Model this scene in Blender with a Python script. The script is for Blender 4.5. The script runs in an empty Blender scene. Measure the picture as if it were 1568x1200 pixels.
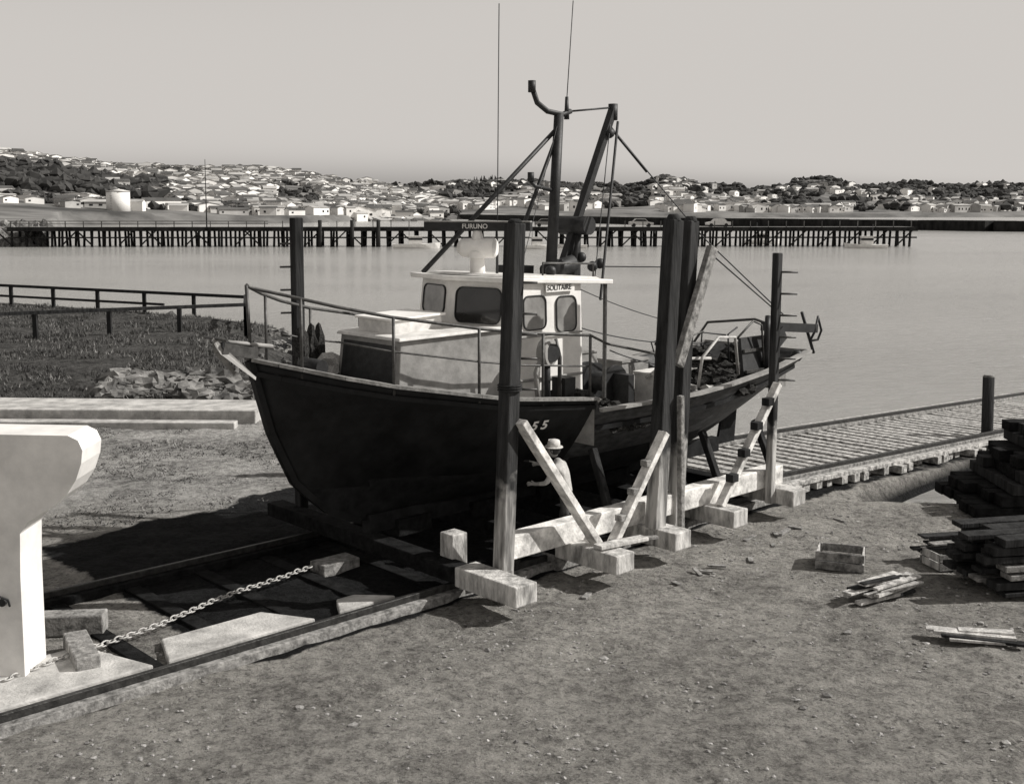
import bpy, bmesh, math, random
from mathutils import Vector, Matrix, noise
random.seed(7)
R=random.random
def U(a,b): return a+(b-a)*R()
scene=bpy.context.scene
CAMH=5.5
GZ=-.25   # yard level; the cradle timbers ride on the rails above it
# ---------------------------------------------------------------- slip frame
UX,UY=.731,.682
NX,NY=.682,-.731
def P(s,n,z=0.0): return Vector((s*UX+n*NX, s*UY+n*NY, z))
UV=Vector((UX,UY,0)); NV=Vector((NX,NY,0)); ZV=Vector((0,0,1))
def interp(x,pts):
    if x<=pts[0][0]: return pts[0][1]
    for (a,b),(c,d) in zip(pts,pts[1:]):
        if x<=c: return b+(d-b)*(x-a)/(c-a)
    return pts[-1][1]
def sstep(a,b,x):
    t=max(0,min(1,(x-a)/(b-a))); return t*t*(3-2*t)
# ---------------------------------------------------------------- materials
def g(v,w=1.0): return (v*(1+.02*w),v,v*(1-.035*w),1)
def mat(name,v,rough=.8,var=.35,scale=6,bump=.25,bscale=40,metal=0,stretch=(1,1,1),spec=.4,v2=None,warm=1.0,thr=(.35,.65)):
    m=bpy.data.materials.new(name); m.use_nodes=True
    nt=m.node_tree; N=nt.nodes; L=nt.links
    b=N['Principled BSDF']
    tc=N.new('ShaderNodeTexCoord'); mp=N.new('ShaderNodeMapping'); mp.inputs['Scale'].default_value=stretch
    L.new(tc.outputs['Object'],mp.inputs['Vector'])
    n1=N.new('ShaderNodeTexNoise'); n1.inputs['Scale'].default_value=scale; n1.inputs['Detail'].default_value=8; n1.inputs['Roughness'].default_value=.65
    L.new(mp.outputs[0],n1.inputs['Vector'])
    cr=N.new('ShaderNodeValToRGB')
    lo=v*(1-var); hi=v*(1+var) if v2 is None else v2
    cr.color_ramp.elements[0].position=thr[0]; cr.color_ramp.elements[0].color=g(lo,warm)
    cr.color_ramp.elements[1].position=thr[1]; cr.color_ramp.elements[1].color=g(hi,warm)
    L.new(n1.outputs['Fac'],cr.inputs['Fac']); L.new(cr.outputs[0],b.inputs['Base Color'])
    b.inputs['Roughness'].default_value=rough; b.inputs['Metallic'].default_value=metal
    b.inputs['Specular IOR Level'].default_value=spec
    if bump>0:
        n2=N.new('ShaderNodeTexNoise'); n2.inputs['Scale'].default_value=bscale; n2.inputs['Detail'].default_value=6
        L.new(mp.outputs[0],n2.inputs['Vector'])
        bp=N.new('ShaderNodeBump'); bp.inputs['Strength'].default_value=bump; bp.inputs['Distance'].default_value=.03
        L.new(n2.outputs['Fac'],bp.inputs['Height']); L.new(bp.outputs[0],b.inputs['Normal'])
    return m
M={}
M['hull']=mat('hull_paint_dark',.010,.5,.6,2.2,.15,9,warm=-1,spec=.2)
M['hullaft']=mat('hull_weathered',.04,.6,.7,4,.2,14,warm=-.5,stretch=(1,1,3))
M['anti']=mat('antifouling',.014,.8,.5,4,.3,12,warm=-1,spec=.15)
M['cap']=mat('cap_rail_wood',.2,.7,.4,10,.2)
M['deck']=mat('deck_grey',.2,.8,.4,7,.2)
M['white']=mat('white_paint',.78,.45,.12,2.5,.05,20)
M['cream']=mat('weathered_white',.62,.6,.2,5,.1,20)
M['greyp']=mat('grey_paint',.27,.6,.25,4,.1)
M['dark']=mat('dark_paint',.018,.55,.5,8,.1,warm=-1)
M['steel']=mat('galvanised_pipe',.07,.5,.4,12,.1,metal=.3)
M['light_steel']=mat('light_pipe',.42,.5,.3,12,.1)
M['glass']=mat('dark_glass',.02,.08,.3,2,0,spec=.6)
M['glassl']=mat('pale_glass',.25,.15,.3,2,0,spec=.8)
M['tdark']=mat('timber_tarred',.026,.9,.6,7,.6,30,stretch=(1,1,.12),warm=-.3,spec=.15)
M['tdark_shade']=mat('timber_dark_shade',.012,.95,.6,6,.5,25,warm=-.5,spec=.08)  # near-black timber; on cradle and slip it paints in the boat's shadow
M['tlight']=mat('timber_pale',.44,.85,.55,7,.6,30,stretch=(1,1,.3),spec=.2)
M['tmid']=mat('timber_grey',.22,.85,.6,9,.5,30,spec=.2)
M['sleeper']=mat('sleeper_wood',.36,.9,.7,9,.6,30,spec=.2)
M['beam']=mat('beam_whitewashed',.66,.8,.5,3.5,.4,20,spec=.2)
M['conc']=mat('concrete',.42,.9,.4,2,.5,25)
M['rope']=mat('rope',.4,.9,.3,30,.4,80)
M['rail']=mat('rail_steel',.04,.5,.5,10,.3,metal=.4)
M['rock']=mat('rock',.15,.9,.85,1.3,.6,6)
M['clod']=mat('earth_clods',.26,.95,.5,3,.4,spec=.1)
M['stone']=mat('small_stone',.34,.9,.4,3,.3)
M['grass']=mat('grass_blades',.07,.8,.5,.7,0)
M['drygrass']=mat('dry_grass_blades',.2,.9,.5,.7,0)
M['tree']=mat('tree_foliage',.045,.9,.5,.08,0)
M['wallw']=mat('house_wall_white',.8,.8,.12,.05,0)
M['wallg']=mat('house_wall_grey',.42,.8,.3,.05,0)
M['roofd']=mat('house_roof_dark',.08,.8,.4,.05,0)
M['roofl']=mat('house_roof_light',.36,.7,.4,.05,0)
M['pier']=mat('pier_timber',.022,.9,.6,.6,0,stretch=(1,1,.4),spec=.15)
M['pierdeck']=mat('pier_deck',.14,.9,.5,.5,0)
M['skin']=mat('skin',.30,.6,.1,20,0)
M['shirt']=mat('work_shirt',.42,.9,.2,14,.3)
M['trouser']=mat('work_trousers',.07,.9,.3,14,.3)
M['hat']=mat('cloth_hat',.6,.9,.15,14,.2)
M['boot']=mat('boots',.02,.6,.3,14,.1)
M['net']=mat('net_heap',.04,.95,.8,30,.9,60,spec=.1)
M['rub']=mat('rubber',.015,.6,.3,5,.1)
def post_material():
    m=mat('post_timber_two_tone',.03,.85,.7,6,.6,30,stretch=(1,1,.12),warm=-.3,spec=.2)
    nt=m.node_tree;N=nt.nodes;L=nt.links;b=N['Principled BSDF']
    src=b.inputs['Base Color'].links[0].from_socket
    tc=[n for n in N if n.type=='TEX_COORD'][0]
    sx=N.new('ShaderNodeSeparateXYZ');L.new(tc.outputs['Object'],sx.inputs[0])
    nz=N.new('ShaderNodeTexNoise');nz.inputs['Scale'].default_value=5;nz.inputs['Detail'].default_value=5;L.new(tc.outputs['Object'],nz.inputs['Vector'])
    ma=N.new('ShaderNodeMath');ma.operation='MULTIPLY_ADD';ma.inputs[1].default_value=1.0;L.new(nz.outputs['Fac'],ma.inputs[0]);L.new(sx.outputs['Z'],ma.inputs[2])
    mr=N.new('ShaderNodeMapRange');mr.inputs['From Min'].default_value=1.75;mr.inputs['From Max'].default_value=2.1;L.new(ma.outputs[0],mr.inputs['Value'])
    n3=N.new('ShaderNodeTexNoise');n3.inputs['Scale'].default_value=8;n3.inputs['Detail'].default_value=8
    mp=[n for n in N if n.type=='MAPPING'][0];L.new(mp.outputs[0],n3.inputs['Vector'])
    cr=N.new('ShaderNodeValToRGB');cr.color_ramp.elements[0].position=.38;cr.color_ramp.elements[0].color=g(.14);cr.color_ramp.elements[1].position=.6;cr.color_ramp.elements[1].color=g(.5)
    L.new(n3.outputs['Fac'],cr.inputs[0])
    mx=N.new('ShaderNodeMixRGB');L.new(mr.outputs[0],mx.inputs['Fac']);L.new(cr.outputs[0],mx.inputs[1]);L.new(src,mx.inputs[2]);L.new(mx.outputs[0],b.inputs['Base Color'])
    return m
M['post']=post_material()
# ---------------------------------------------------------------- builder
class B:
    def __init__(s): s.v=[];s.f=[];s.m=[];s.mats=[];s.sm=[]
    def mi(s,k):
        if k not in s.mats: s.mats.append(k)
        return s.mats.index(k)
    def add(s,vs,fs,k,smooth=False):
        o=len(s.v); s.v+= [tuple(p) for p in vs]; i=s.mi(k)
        for f in fs: s.f.append(tuple(o+a for a in f)); s.m.append(i); s.sm.append(smooth)
    def prism(s,base,top,k):
        n=len(base); fs=[tuple(range(n))[::-1],tuple(range(n,2*n))]
        fs+=[(i,(i+1)%n,n+(i+1)%n,n+i) for i in range(n)]
        s.add(list(base)+list(top),fs,k)
    def obox(s,c,ax,ay,az,k):
        c=Vector(c); b=[c-ax-ay-az,c+ax-ay-az,c+ax+ay-az,c-ax+ay-az]; t=[p+2*az for p in b]
        s.prism(b,t,k)
    def box(s,c,sx,sy,sz,k,rot=0):
        a=Vector((math.cos(rot),math.sin(rot),0)); b=Vector((-math.sin(rot),math.cos(rot),0))
        s.obox(c,a*sx/2,b*sy/2,ZV*sz/2,k)
    def beam(s,p0,p1,w,h,k,side=None):
        p0=Vector(p0);p1=Vector(p1);d=(p1-p0);l=d.length;d.normalize()
        if side is None: side=ZV if abs(d.z)<.9 else UV
        y=side.cross(d).normalized(); z=d.cross(y).normalized()
        s.obox((p0+p1)/2,d*l/2,y*w/2,z*h/2,k)
    def cyl(s,p0,p1,r0,r1,k,seg=10,smooth=True):
        p0=Vector(p0);p1=Vector(p1);d=(p1-p0).normalized()
        a=ZV if abs(d.z)<.9 else Vector((1,0,0)); x=d.cross(a).normalized(); y=d.cross(x)
        b=[];t=[]
        for i in range(seg):
            an=2*math.pi*i/seg; q=x*math.cos(an)+y*math.sin(an); b.append(p0+q*r0);t.append(p1+q*r1)
        o=len(s.v); s.v+=[tuple(p) for p in b+t]; mi=s.mi(k)
        for i in range(seg): s.f.append((o+i,o+(i+1)%seg,o+seg+(i+1)%seg,o+seg+i));s.m.append(mi);s.sm.append(smooth)
        s.f.append(tuple(o+i for i in range(seg))[::-1]);s.m.append(mi);s.sm.append(False)
        s.f.append(tuple(o+seg+i for i in range(seg)));s.m.append(mi);s.sm.append(False)
    def tube(s,pts,r,k,seg=7,closed=False):
        pts=[Vector(p) for p in pts]; n=len(pts)
        rings=[]; up=None
        for i,p in enumerate(pts):
            a=pts[i-1] if (i>0 or closed) else p; c=pts[(i+1)%n] if (i<n-1 or closed) else p
            d=(c-a).normalized()
            if up is None: up=ZV if abs(d.z)<.9 else Vector((1,0,0))
            x=d.cross(up).normalized(); y=x.cross(d).normalized(); up=y
            rings.append([p+(x*math.cos(2*math.pi*j/seg)+y*math.sin(2*math.pi*j/seg))*r for j in range(seg)])
        vs=[q for rg in rings for q in rg]; fs=[]
        for i in range(n if closed else n-1):
            a=i*seg;b=((i+1)%n)*seg
            for j in range(seg): fs.append((a+j,a+(j+1)%seg,b+(j+1)%seg,b+j))
        if not closed: fs+= [tuple(range(seg))[::-1],tuple((n-1)*seg+j for j in range(seg))]
        s.add(vs,fs,k,True)
    def blob(s,c,r,k,jit=.0,ico=1,smooth=False,sc=None,fr=1.0):
        vs,fs=ICO[ico]; off=Vector((U(0,99),U(0,99),U(0,99)))
        sx,sy,sz=sc if sc else (1,1,1); out=[]
        for v in vs:
            q=v*(1+jit*noise.noise(v*fr*1.7+off)*2)
            out.append(Vector(c)+Vector((q.x*sx,q.y*sy,q.z*sz))*r)
        s.add(out,fs,k,smooth)
    def obj(s,name,parent=None,bevel=0,recalc=True,solid=0,seg=2):
        me=bpy.data.meshes.new(name); me.from_pydata(s.v,[],s.f)
        for k in s.mats: me.materials.append(M[k] if isinstance(k,str) else k)
        me.polygons.foreach_set('material_index',s.m); me.polygons.foreach_set('use_smooth',s.sm)
        if recalc:
            bm=bmesh.new();bm.from_mesh(me);bmesh.ops.recalc_face_normals(bm,faces=bm.faces);bm.to_mesh(me);bm.free()
        me.update()
        o=bpy.data.objects.new(name,me); scene.collection.objects.link(o)
        if parent: o.parent=parent
        if solid:
            md=o.modifiers.new('s','SOLIDIFY');md.thickness=solid;md.offset=-1
        if bevel:
            md=o.modifiers.new('b','BEVEL');md.width=bevel;md.segments=seg;md.limit_method='ANGLE';md.angle_limit=math.radians(40)
        return o
def mkico(l):
    bm=bmesh.new();bmesh.ops.create_icosphere(bm,subdivisions=l,radius=1)
    vs=[v.co.copy() for v in bm.verts];fs=[tuple(v.index for v in f.verts) for f in bm.faces];bm.free();return vs,fs
ICO={1:mkico(1),2:mkico(2),3:mkico(3)}
def empty(name):
    e=bpy.data.objects.new(name,None);scene.collection.objects.link(e);return e
def text(name,body,size,pos,ax,ay,mk,parent,align='LEFT',off=.004):
    c=bpy.data.curves.new(name,'FONT');c.body=body;c.size=size;c.extrude=.003;c.align_x=align;c.offset=off
    o=bpy.data.objects.new(name,c);scene.collection.objects.link(o)
    ax=ax.normalized();az=ax.cross(ay).normalized();ay=az.cross(ax)
    m=Matrix((ax,ay,az)).transposed().to_4x4();m.translation=pos
    o.parent=parent;o.matrix_world=m;c.materials.append(M[mk]);return o
# ---------------------------------------------------------------- terrain
WATER=-1.0
LAND=[(200,-60),(200,30),(40,25),(12,23.8),(7.6,23.4),(3.6,26.9),(1,30),(-4.5,33.2),(-7.5,39),(-8.8,49),(-10.5,57),(-26,67.5),(-60,80),(-220,95),(-220,-60)]
def sd(x,y):
    inside=False;best=1e18;n=len(LAND)
    for i in range(n):
        x1,y1=LAND[i];x2,y2=LAND[(i+1)%n]
        if (y1>y)!=(y2>y) and x<(x2-x1)*(y-y1)/(y2-y1)+x1: inside=not inside
        dx=x2-x1;dy=y2-y1;t=max(0,min(1,((x-x1)*dx+(y-y1)*dy)/(dx*dx+dy*dy)))
        q=(x-x1-t*dx)**2+(y-y1-t*dy)**2
        if q<best: best=q
    d=math.sqrt(best);return d if inside else -d
def ramp_z(s): return -.14 if s<19 else -.14-(s-19)*.046
def gh(x,y):
    if x<-90 and y>90 or y>110 or abs(x)>150: return -4.0 if y>60 else GZ
    nz=noise.noise(Vector((x*.35,y*.35,0)))
    d=sd(x,y)+nz*.9
    h=-4+(4+GZ)*sstep(-4.5,1.8,d)
    s=x*UX+y*UY;n=x*NX+y*NY
    if s>17 and -18<n<-11.7:
        e=min(1,max(0,(n+18)/1.0),max(0,(-11.7-n)/.6))
        rz=ramp_z(s)-.16
        if s<48: h=rz*e+min(h,rz)*(1-e) if h<rz else h*(1-e)+rz*e
    h+= .045*noise.noise(Vector((x*1.3,y*1.3,5)))+.035*noise.noise(Vector((x*4,y*4,9)))
    if y>33 and x<-5: h+=.5*sstep(33,38,y)*sstep(1,4,d)
    return h
def axis(lo,hi,st,far_lo,far_hi):
    a=[];x=lo
    while x<=hi: a.append(x);x+=st
    s=st;x=lo
    L=[]
    while x>far_lo: s*=1.5;x-=s;L.append(max(x,far_lo))
    s=st;x=a[-1];Rr=[]
    while x<far_hi: s*=1.5;x+=s;Rr.append(min(x,far_hi))
    return L[::-1]+a+Rr
xs=axis(-32,22,.2,-4000,4000); ys=axis(7,70,.2,-300,9000)
vs=[];cols=[]
for y in ys:
    for x in xs:
        vs.append((x,y,gh(x,y)))
        s=x*UX+y*UY;n=x*NX+y*NY
        gr=sstep(32.5,34,y)*sstep(-4,-7,x)
        dry=sstep(19.5,23,y)*sstep(-3.5,-5,x)*(1-gr)
        dk=sstep(-20.2,-19.0,n+.8*noise.noise(Vector((x*.6,y*.6,2))))*sstep(-12.1,-12.6,n)*sstep(6.8,7.6,s)*(1-sstep(19,22,s)*.5)  # dark zone: boat's shadow painted into the ground around bow and slip
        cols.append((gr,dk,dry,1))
nx=len(xs)
fs=[(j*nx+i,j*nx+i+1,(j+1)*nx+i+1,(j+1)*nx+i) for j in range(len(ys)-1) for i in range(nx-1)]
me=bpy.data.meshes.new('ground');me.from_pydata(vs,[],fs)
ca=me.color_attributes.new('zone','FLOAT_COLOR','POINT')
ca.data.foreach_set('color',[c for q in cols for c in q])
me.polygons.foreach_set('use_smooth',[True]*len(fs))
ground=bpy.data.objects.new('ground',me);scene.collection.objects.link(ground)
gm=bpy.data.materials.new('ground_dirt_grass');gm.use_nodes=True
nt=gm.node_tree;N=nt.nodes;L=nt.links;b=N['Principled BSDF'];b.inputs['Roughness'].default_value=.95;b.inputs['Specular IOR Level'].default_value=.1
tc=N.new('ShaderNodeTexCoord');at=N.new('ShaderNodeAttribute');at.attribute_name='zone'
sp=N.new('ShaderNodeSeparateColor');L.new(at.outputs['Color'],sp.inputs[0])
def nz(sc,det=8,ro=.65):
    n=N.new('ShaderNodeTexNoise');n.inputs['Scale'].default_value=sc;n.inputs['Detail'].default_value=det;n.inputs['Roughness'].default_value=ro;L.new(tc.outputs['Object'],n.inputs['Vector']);return n.outputs['Fac']
def ramp(f,a,b_,va,vb,w=1):
    c=N.new('ShaderNodeValToRGB');c.color_ramp.elements[0].position=a;c.color_ramp.elements[1].position=b_;c.color_ramp.elements[0].color=g(va,w);c.color_ramp.elements[1].color=g(vb,w);L.new(f,c.inputs[0]);return c.outputs[0]
def mix(f,a,b_,t='MIX'):
    m=N.new('ShaderNodeMixRGB');m.blend_type=t
    if isinstance(f,float): m.inputs[0].default_value=f
    else: L.new(f,m.inputs[0])
    L.new(a,m.inputs[1]);L.new(b_,m.inputs[2]);return m.outputs[0]
dirt=mix(.5,ramp(nz(.55,10,.72),.38,.58,.24,.58),ramp(nz(5,10,.8),.40,.57,.15,.66))
spk=ramp(nz(14,5,.8),.37,.49,.38,1.0)
dirt=mix(.85,dirt,spk,'MULTIPLY')
grass=mix(.5,ramp(nz(.8),.4,.6,.03,.11),ramp(nz(4,10,.8),.42,.58,.015,.17))
dry=mix(.5,ramp(nz(.6),.4,.6,.2,.6),ramp(nz(4.5,10,.8),.42,.57,.09,.64))
shade_wet=mix(.5,ramp(nz(1.2),.4,.6,.010,.03,-1),ramp(nz(10),.4,.6,.008,.035,-1))  # near-black tone for the painted boat shadow and the wet ground at the waterline
c=mix(sp.outputs[2],dirt,dry);c=mix(sp.outputs[0],c,grass)
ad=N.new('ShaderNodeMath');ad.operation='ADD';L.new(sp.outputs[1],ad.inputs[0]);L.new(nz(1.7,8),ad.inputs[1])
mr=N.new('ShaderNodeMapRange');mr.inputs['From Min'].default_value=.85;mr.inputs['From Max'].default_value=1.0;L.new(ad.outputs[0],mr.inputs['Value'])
c=mix(mr.outputs[0],c,shade_wet)
sx=N.new('ShaderNodeSeparateXYZ');L.new(tc.outputs['Object'],sx.inputs[0])
m2=N.new('ShaderNodeMapRange');m2.inputs['From Min'].default_value=-.5;m2.inputs['From Max'].default_value=-.85;L.new(sx.outputs['Z'],m2.inputs['Value'])
c=mix(m2.outputs[0],c,shade_wet)
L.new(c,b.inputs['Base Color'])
bp=N.new('ShaderNodeBump');bp.inputs['Strength'].default_value=.9;bp.inputs['Distance'].default_value=.15
L.new(nz(4,10,.72),bp.inputs['Height'])
bp2=N.new('ShaderNodeBump');bp2.inputs['Strength'].default_value=.85;bp2.inputs['Distance'].default_value=.04;L.new(nz(16,5,.7),bp2.inputs['Height']);L.new(bp.outputs[0],bp2.inputs['Normal'])
L.new(bp2.outputs[0],b.inputs['Normal'])
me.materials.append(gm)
# water
w=B();w.add([(-9000,15,WATER),(9000,15,WATER),(9000,12000,WATER),(-9000,12000,WATER)],[(0,1,2,3)],'rub')
wm=bpy.data.materials.new('harbour_water');wm.use_nodes=True;nt=wm.node_tree;N=nt.nodes;L=nt.links;b=N['Principled BSDF']
b.inputs['Base Color'].default_value=(.33,.325,.31,1);b.inputs['Roughness'].default_value=.22;b.inputs['IOR'].default_value=1.33;b.inputs['Specular IOR Level'].default_value=.85
tc=N.new('ShaderNodeTexCoord');mp=N.new('ShaderNodeMapping');mp.inputs['Scale'].default_value=(.45,1.5,1);L.new(tc.outputs['Object'],mp.inputs[0])
a=N.new('ShaderNodeTexNoise');a.inputs['Scale'].default_value=1.3;a.inputs['Detail'].default_value=8;a.inputs['Roughness'].default_value=.65;L.new(mp.outputs[0],a.inputs['Vector'])
bp=N.new('ShaderNodeBump');bp.inputs['Strength'].default_value=.9;bp.inputs['Distance'].default_value=.34;L.new(a.outputs['Fac'],bp.inputs['Height']);L.new(bp.outputs[0],b.inputs['Normal'])
a2=N.new('ShaderNodeTexNoise');a2.inputs['Scale'].default_value=.03;a2.inputs['Detail'].default_value=5;L.new(mp.outputs[0],a2.inputs['Vector'])
rr=N.new('ShaderNodeMapRange');rr.inputs['To Min'].default_value=.05;rr.inputs['To Max'].default_value=.3;L.new(a2.outputs['Fac'],rr.inputs['Value']);L.new(rr.outputs[0],b.inputs['Roughness'])
wo=w.obj('water',recalc=False);wo.data.materials[0]=wm
# ---------------------------------------------------------------- far hills
RID=[(-600,258),(22,249),(100,257),(200,265),(300,266),(400,270),(500,278),(600,287),(650,293),(700,288),(760,284),(820,285),(900,291),(950,294),(980,290),(1010,279),(1040,280),(1080,290),(1150,297),(1190,292),(1225,281),(1260,282),(1310,292),(1400,288),(1512,289),(2200,296)]
def pxof(x,y): return 767+1750*x/y
def hz(x,y):
    px=pxof(x,y)
    D0=interp(px,[(-400,195),(78,200),(96,430),(450,520),(600,650),(800,800),(1600,900)])
    Dr=interp(px,[(0,1050),(550,1150),(750,1700),(1600,1800)])
    rz=CAMH+Dr*(321-interp(px,RID))/1750
    base=-4+6.5*sstep(D0-8,D0+12,y)
    if y<D0+12: return base
    st=interp(px,[(0,480),(300,600),(700,950),(1600,1150)])
    k=sstep(st-150,Dr,y) if y<Dr else 1-.5*sstep(Dr,Dr+900,y)
    k=k**.9
    h=base+(rz-2.5)*k
    return h+k*(noise.noise(Vector((x*.012,y*.008,3)))*8+noise.noise(Vector((x*.05,y*.03,8)))*2)
hv=[];hy=[180+ (i/130)**1.7*3400 for i in range(131)];hu=[-.62+i*1.24/260 for i in range(261)]
for y in hy:
    for u in hu: hv.append((u*y,y,hz(u*y,y)))
nn=len(hu)
hf=[(j*nn+i,j*nn+i+1,(j+1)*nn+i+1,(j+1)*nn+i) for j in range(len(hy)-1) for i in range(nn-1)]
hb_=B();M['hill']=mat('hill_scrub',.10,.95,.6,.02,0,v2=.24);hb_.add(hv,hf,'hill',True);hb_.obj('hills',recalc=False)
hs=B();tr=B()
def house(x,y,sc=1,long_=1):
    z=hz(x,y);w_=U(8,13)*sc*long_;d_=U(6,9)*sc;h=U(3.4,6.5)*sc;rh=U(1.0,2.2)*sc;a=U(.0,1.2)
    ca_,sa=math.cos(a),math.sin(a);k='wallw' if R()<.76 else 'wallg';rk='roofd' if R()<.58 else 'roofl'
    def T(p,q,r): return (x+p*ca_-q*sa,y+p*sa+q*ca_,z-1.5+r)
    W=w_/2;D=d_/2;H=h+1.5
    hs.prism([T(-W,-D,0),T(W,-D,0),T(W,D,0),T(-W,D,0)],[T(-W,-D,H),T(W,-D,H),T(W,D,H),T(-W,D,H)],k)
    e=.4
    if R()<.5:
        hs.add([T(-W-e,-D-e,H),T(W+e,-D-e,H),T(W+e,0,H+rh),T(-W-e,0,H+rh),T(W+e,D+e,H),T(-W-e,D+e,H)],[(0,1,2,3),(3,2,4,5)],rk)
        hs.add([T(-W,-D,H),T(-W,D,H),T(-W,0,H+rh-.1)],[(0,1,2)],k);hs.add([T(W,-D,H),T(W,D,H),T(W,0,H+rh-.1)],[(0,1,2)],k)
    else:
        hs.add([T(-W-e,-D-e,H),T(0,-D-e,H+rh),T(0,D+e,H+rh),T(-W-e,D+e,H),T(W+e,-D-e,H),T(W+e,D+e,H)],[(0,1,2,3),(1,4,5,2)],rk)
        hs.add([T(-W,-D,H),T(W,-D,H),T(0,-D,H+rh-.1)],[(0,1,2)],k)
    nw=int(w_/3.4)
    for i in range(nw):
        if R()<.4: continue
        p=-W+(i+U(.3,.7))*w_/nw;ww=U(.4,.8)
        hs.add([T(p-ww,-D-.05,1.5+h*.35),T(p+ww,-D-.05,1.5+h*.35),T(p+ww,-D-.05,1.5+h*.65),T(p-ww,-D-.05,1.5+h*.65)],[(0,1,2,3)],'glass')
def tree(x,y,r):
    z=hz(x,y)
    for _ in range(random.randint(2,4)):
        tr.blob((x+U(-.8,.8)*r,y+U(-.8,.8)*r,z+r*U(.2,.8)),r*U(.5,.85),'tree',jit=.5,ico=1,sc=(1.2,1,U(.7,1.0)),fr=2)
cnt=0
while cnt<2900:
    px=U(-60,680);f=R();yy=600+f*520;x=(px-767)/1750*yy
    if px<255 and 580<yy<760 and R()<.85: continue
    if noise.noise(Vector((px*.012,yy*.006,1)))<-.33: continue
    if px>580 and R()<(px-580)/160: continue
    house(x,yy,U(.5,.85));cnt+=1
for _ in range(110):
    px=U(-40,640);yy=interp(px,[(0,460),(450,545),(640,720)])+U(0,60);house((px-767)/1750*yy,yy,U(.4,.65),U(1,2.4))
cnt=0
while cnt<760:
    px=U(640,1620);yy=925+R()**2.2*650
    if noise.noise(Vector((px*.01,yy*.004,4)))<-.05: continue
    house((px-767)/1750*yy,yy,U(.7,1.05),U(1,1.8));cnt+=1
for _ in range(1300):
    px=U(-60,700);yy=U(600,1150)
    tree((px-767)/1750*yy,yy,U(1.6,3.4))
for _ in range(360):
    px=U(-60,255);yy=U(585,760);tree((px-767)/1750*yy,yy,U(3,5.5))
for _ in range(150):
    px=U(-60,640);yy=interp(px,[(0,470),(450,560),(640,720)])+U(0,60);tree((px-767)/1750*yy,yy,U(1.6,3.2))
for _ in range(2400):
    px=U(600,1640);yy=1000+R()**.7*900
    if yy<1300 and noise.noise(Vector((px*.01,yy*.004,4)))>.05 and R()<.6: continue
    tree((px-767)/1750*yy,yy,U(3,6))
for _ in range(60):
    px=U(655,760);yy=1650;x=(px-767)/1750*yy;z=hz(x,yy);hh=U(8,14)
    tr.cyl((x,yy,z-2),(x,yy,z+hh),U(2.4,3.6),.3,'tree',seg=6,smooth=False)
hs.obj('hillside_houses',recalc=False);tr.obj('hillside_trees',recalc=False)
def tank(x,y,r,h):
    e=B();z=hz(x,y);e.cyl((x,y,z-2),(x,y,z+h),r,r,'white',28);e.cyl((x,y,z+h),(x,y,z+h+r*.18),r,.4,'cream',28)
    e.cyl((x,y,z+h-.4),(x,y,z+h-.1),r+.15,r+.15,'greyp',28)
    for i in range(12): e.box((x-r*.3,y-r*.97,z+i*h/12),.9,.1,.12,'greyp')
    e.obj('storage_tank')
tank(-163,490,4.9,8.2);tank(-87,630,3.2,7)
# ---------------------------------------------------------------- pier
pr=B();PY=197
def pyy(x): return PY+(x+85)*.012
x=-84.0;i=0
while x<=71.5:
    for r_ in (0,3.2,6.4):
        pr.cyl((x+U(-.25,.25),pyy(x)+r_,-3),(x,pyy(x)+r_,2.0),.24,.2,'pier',6)
    if i%2==0: pr.beam((x,pyy(x)-.3,-.7),(x+2.6*(1 if R()<.5 else -1),pyy(x)-.3,1.8),.22,.22,'pier')
    pr.beam((x,pyy(x)-.5,1.85),(x,pyy(x)+7,1.85),.3,.35,'pier')
    x+=2.2*U(.7,1.25);i+=1
pr.beam((-84.5,pyy(-84)+3.2,2.2),(72,pyy(72)+3.2,2.2),7.6,.35,'pierdeck')
pr.beam((-84.5,pyy(-84)-.7,2.05),(72,pyy(72)-.7,2.05),.25,.7,'pier')
pr.beam((-84.5,pyy(-84)-.35,.6),(72,pyy(72)-.35,.6),.2,.25,'pier')
x=-84
while x<72: pr.box((x,pyy(x)-.3,2.9),.14,.14,1.1,'pierdeck');x+=3.1
pr.beam((-84.5,pyy(-84)-.3,3.4),(-40,pyy(-40)-.3,3.4),.12,.12,'pierdeck');pr.beam((-84.5,pyy(-84)-.3,2.95),(-40,pyy(-40)-.3,2.95),.1,.1,'pierdeck')
for x in (-31,-25.5,-21):
    pr.cyl((x,pyy(x)-1.1,-3),(x,pyy(x)-1.1,3.6),.35,.33,'pier',8)
pr.cyl((-51,PY+2,2),(-51,PY+2,14),.12,.05,'pier',6)
pr.obj('timber_pier',recalc=False)
bw=B()
pts=[(215,300),(145,337),(60,480),(10,640),(-30,760)]
for a_,b2 in zip(pts,pts[1:]):
    n_=14
    for i in range(n_):
        t0=i/n_;t1=(i+1)/n_
        p0=Vector((a_[0]+(b2[0]-a_[0])*t0,a_[1]+(b2[1]-a_[1])*t0,-.2));p1=Vector((a_[0]+(b2[0]-a_[0])*t1,a_[1]+(b2[1]-a_[1])*t1,-.2))
        bw.beam(p0,p1,9,4.4+U(-.15,.15),'pier')
bw.obj('breakwater',recalc=False)
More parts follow.
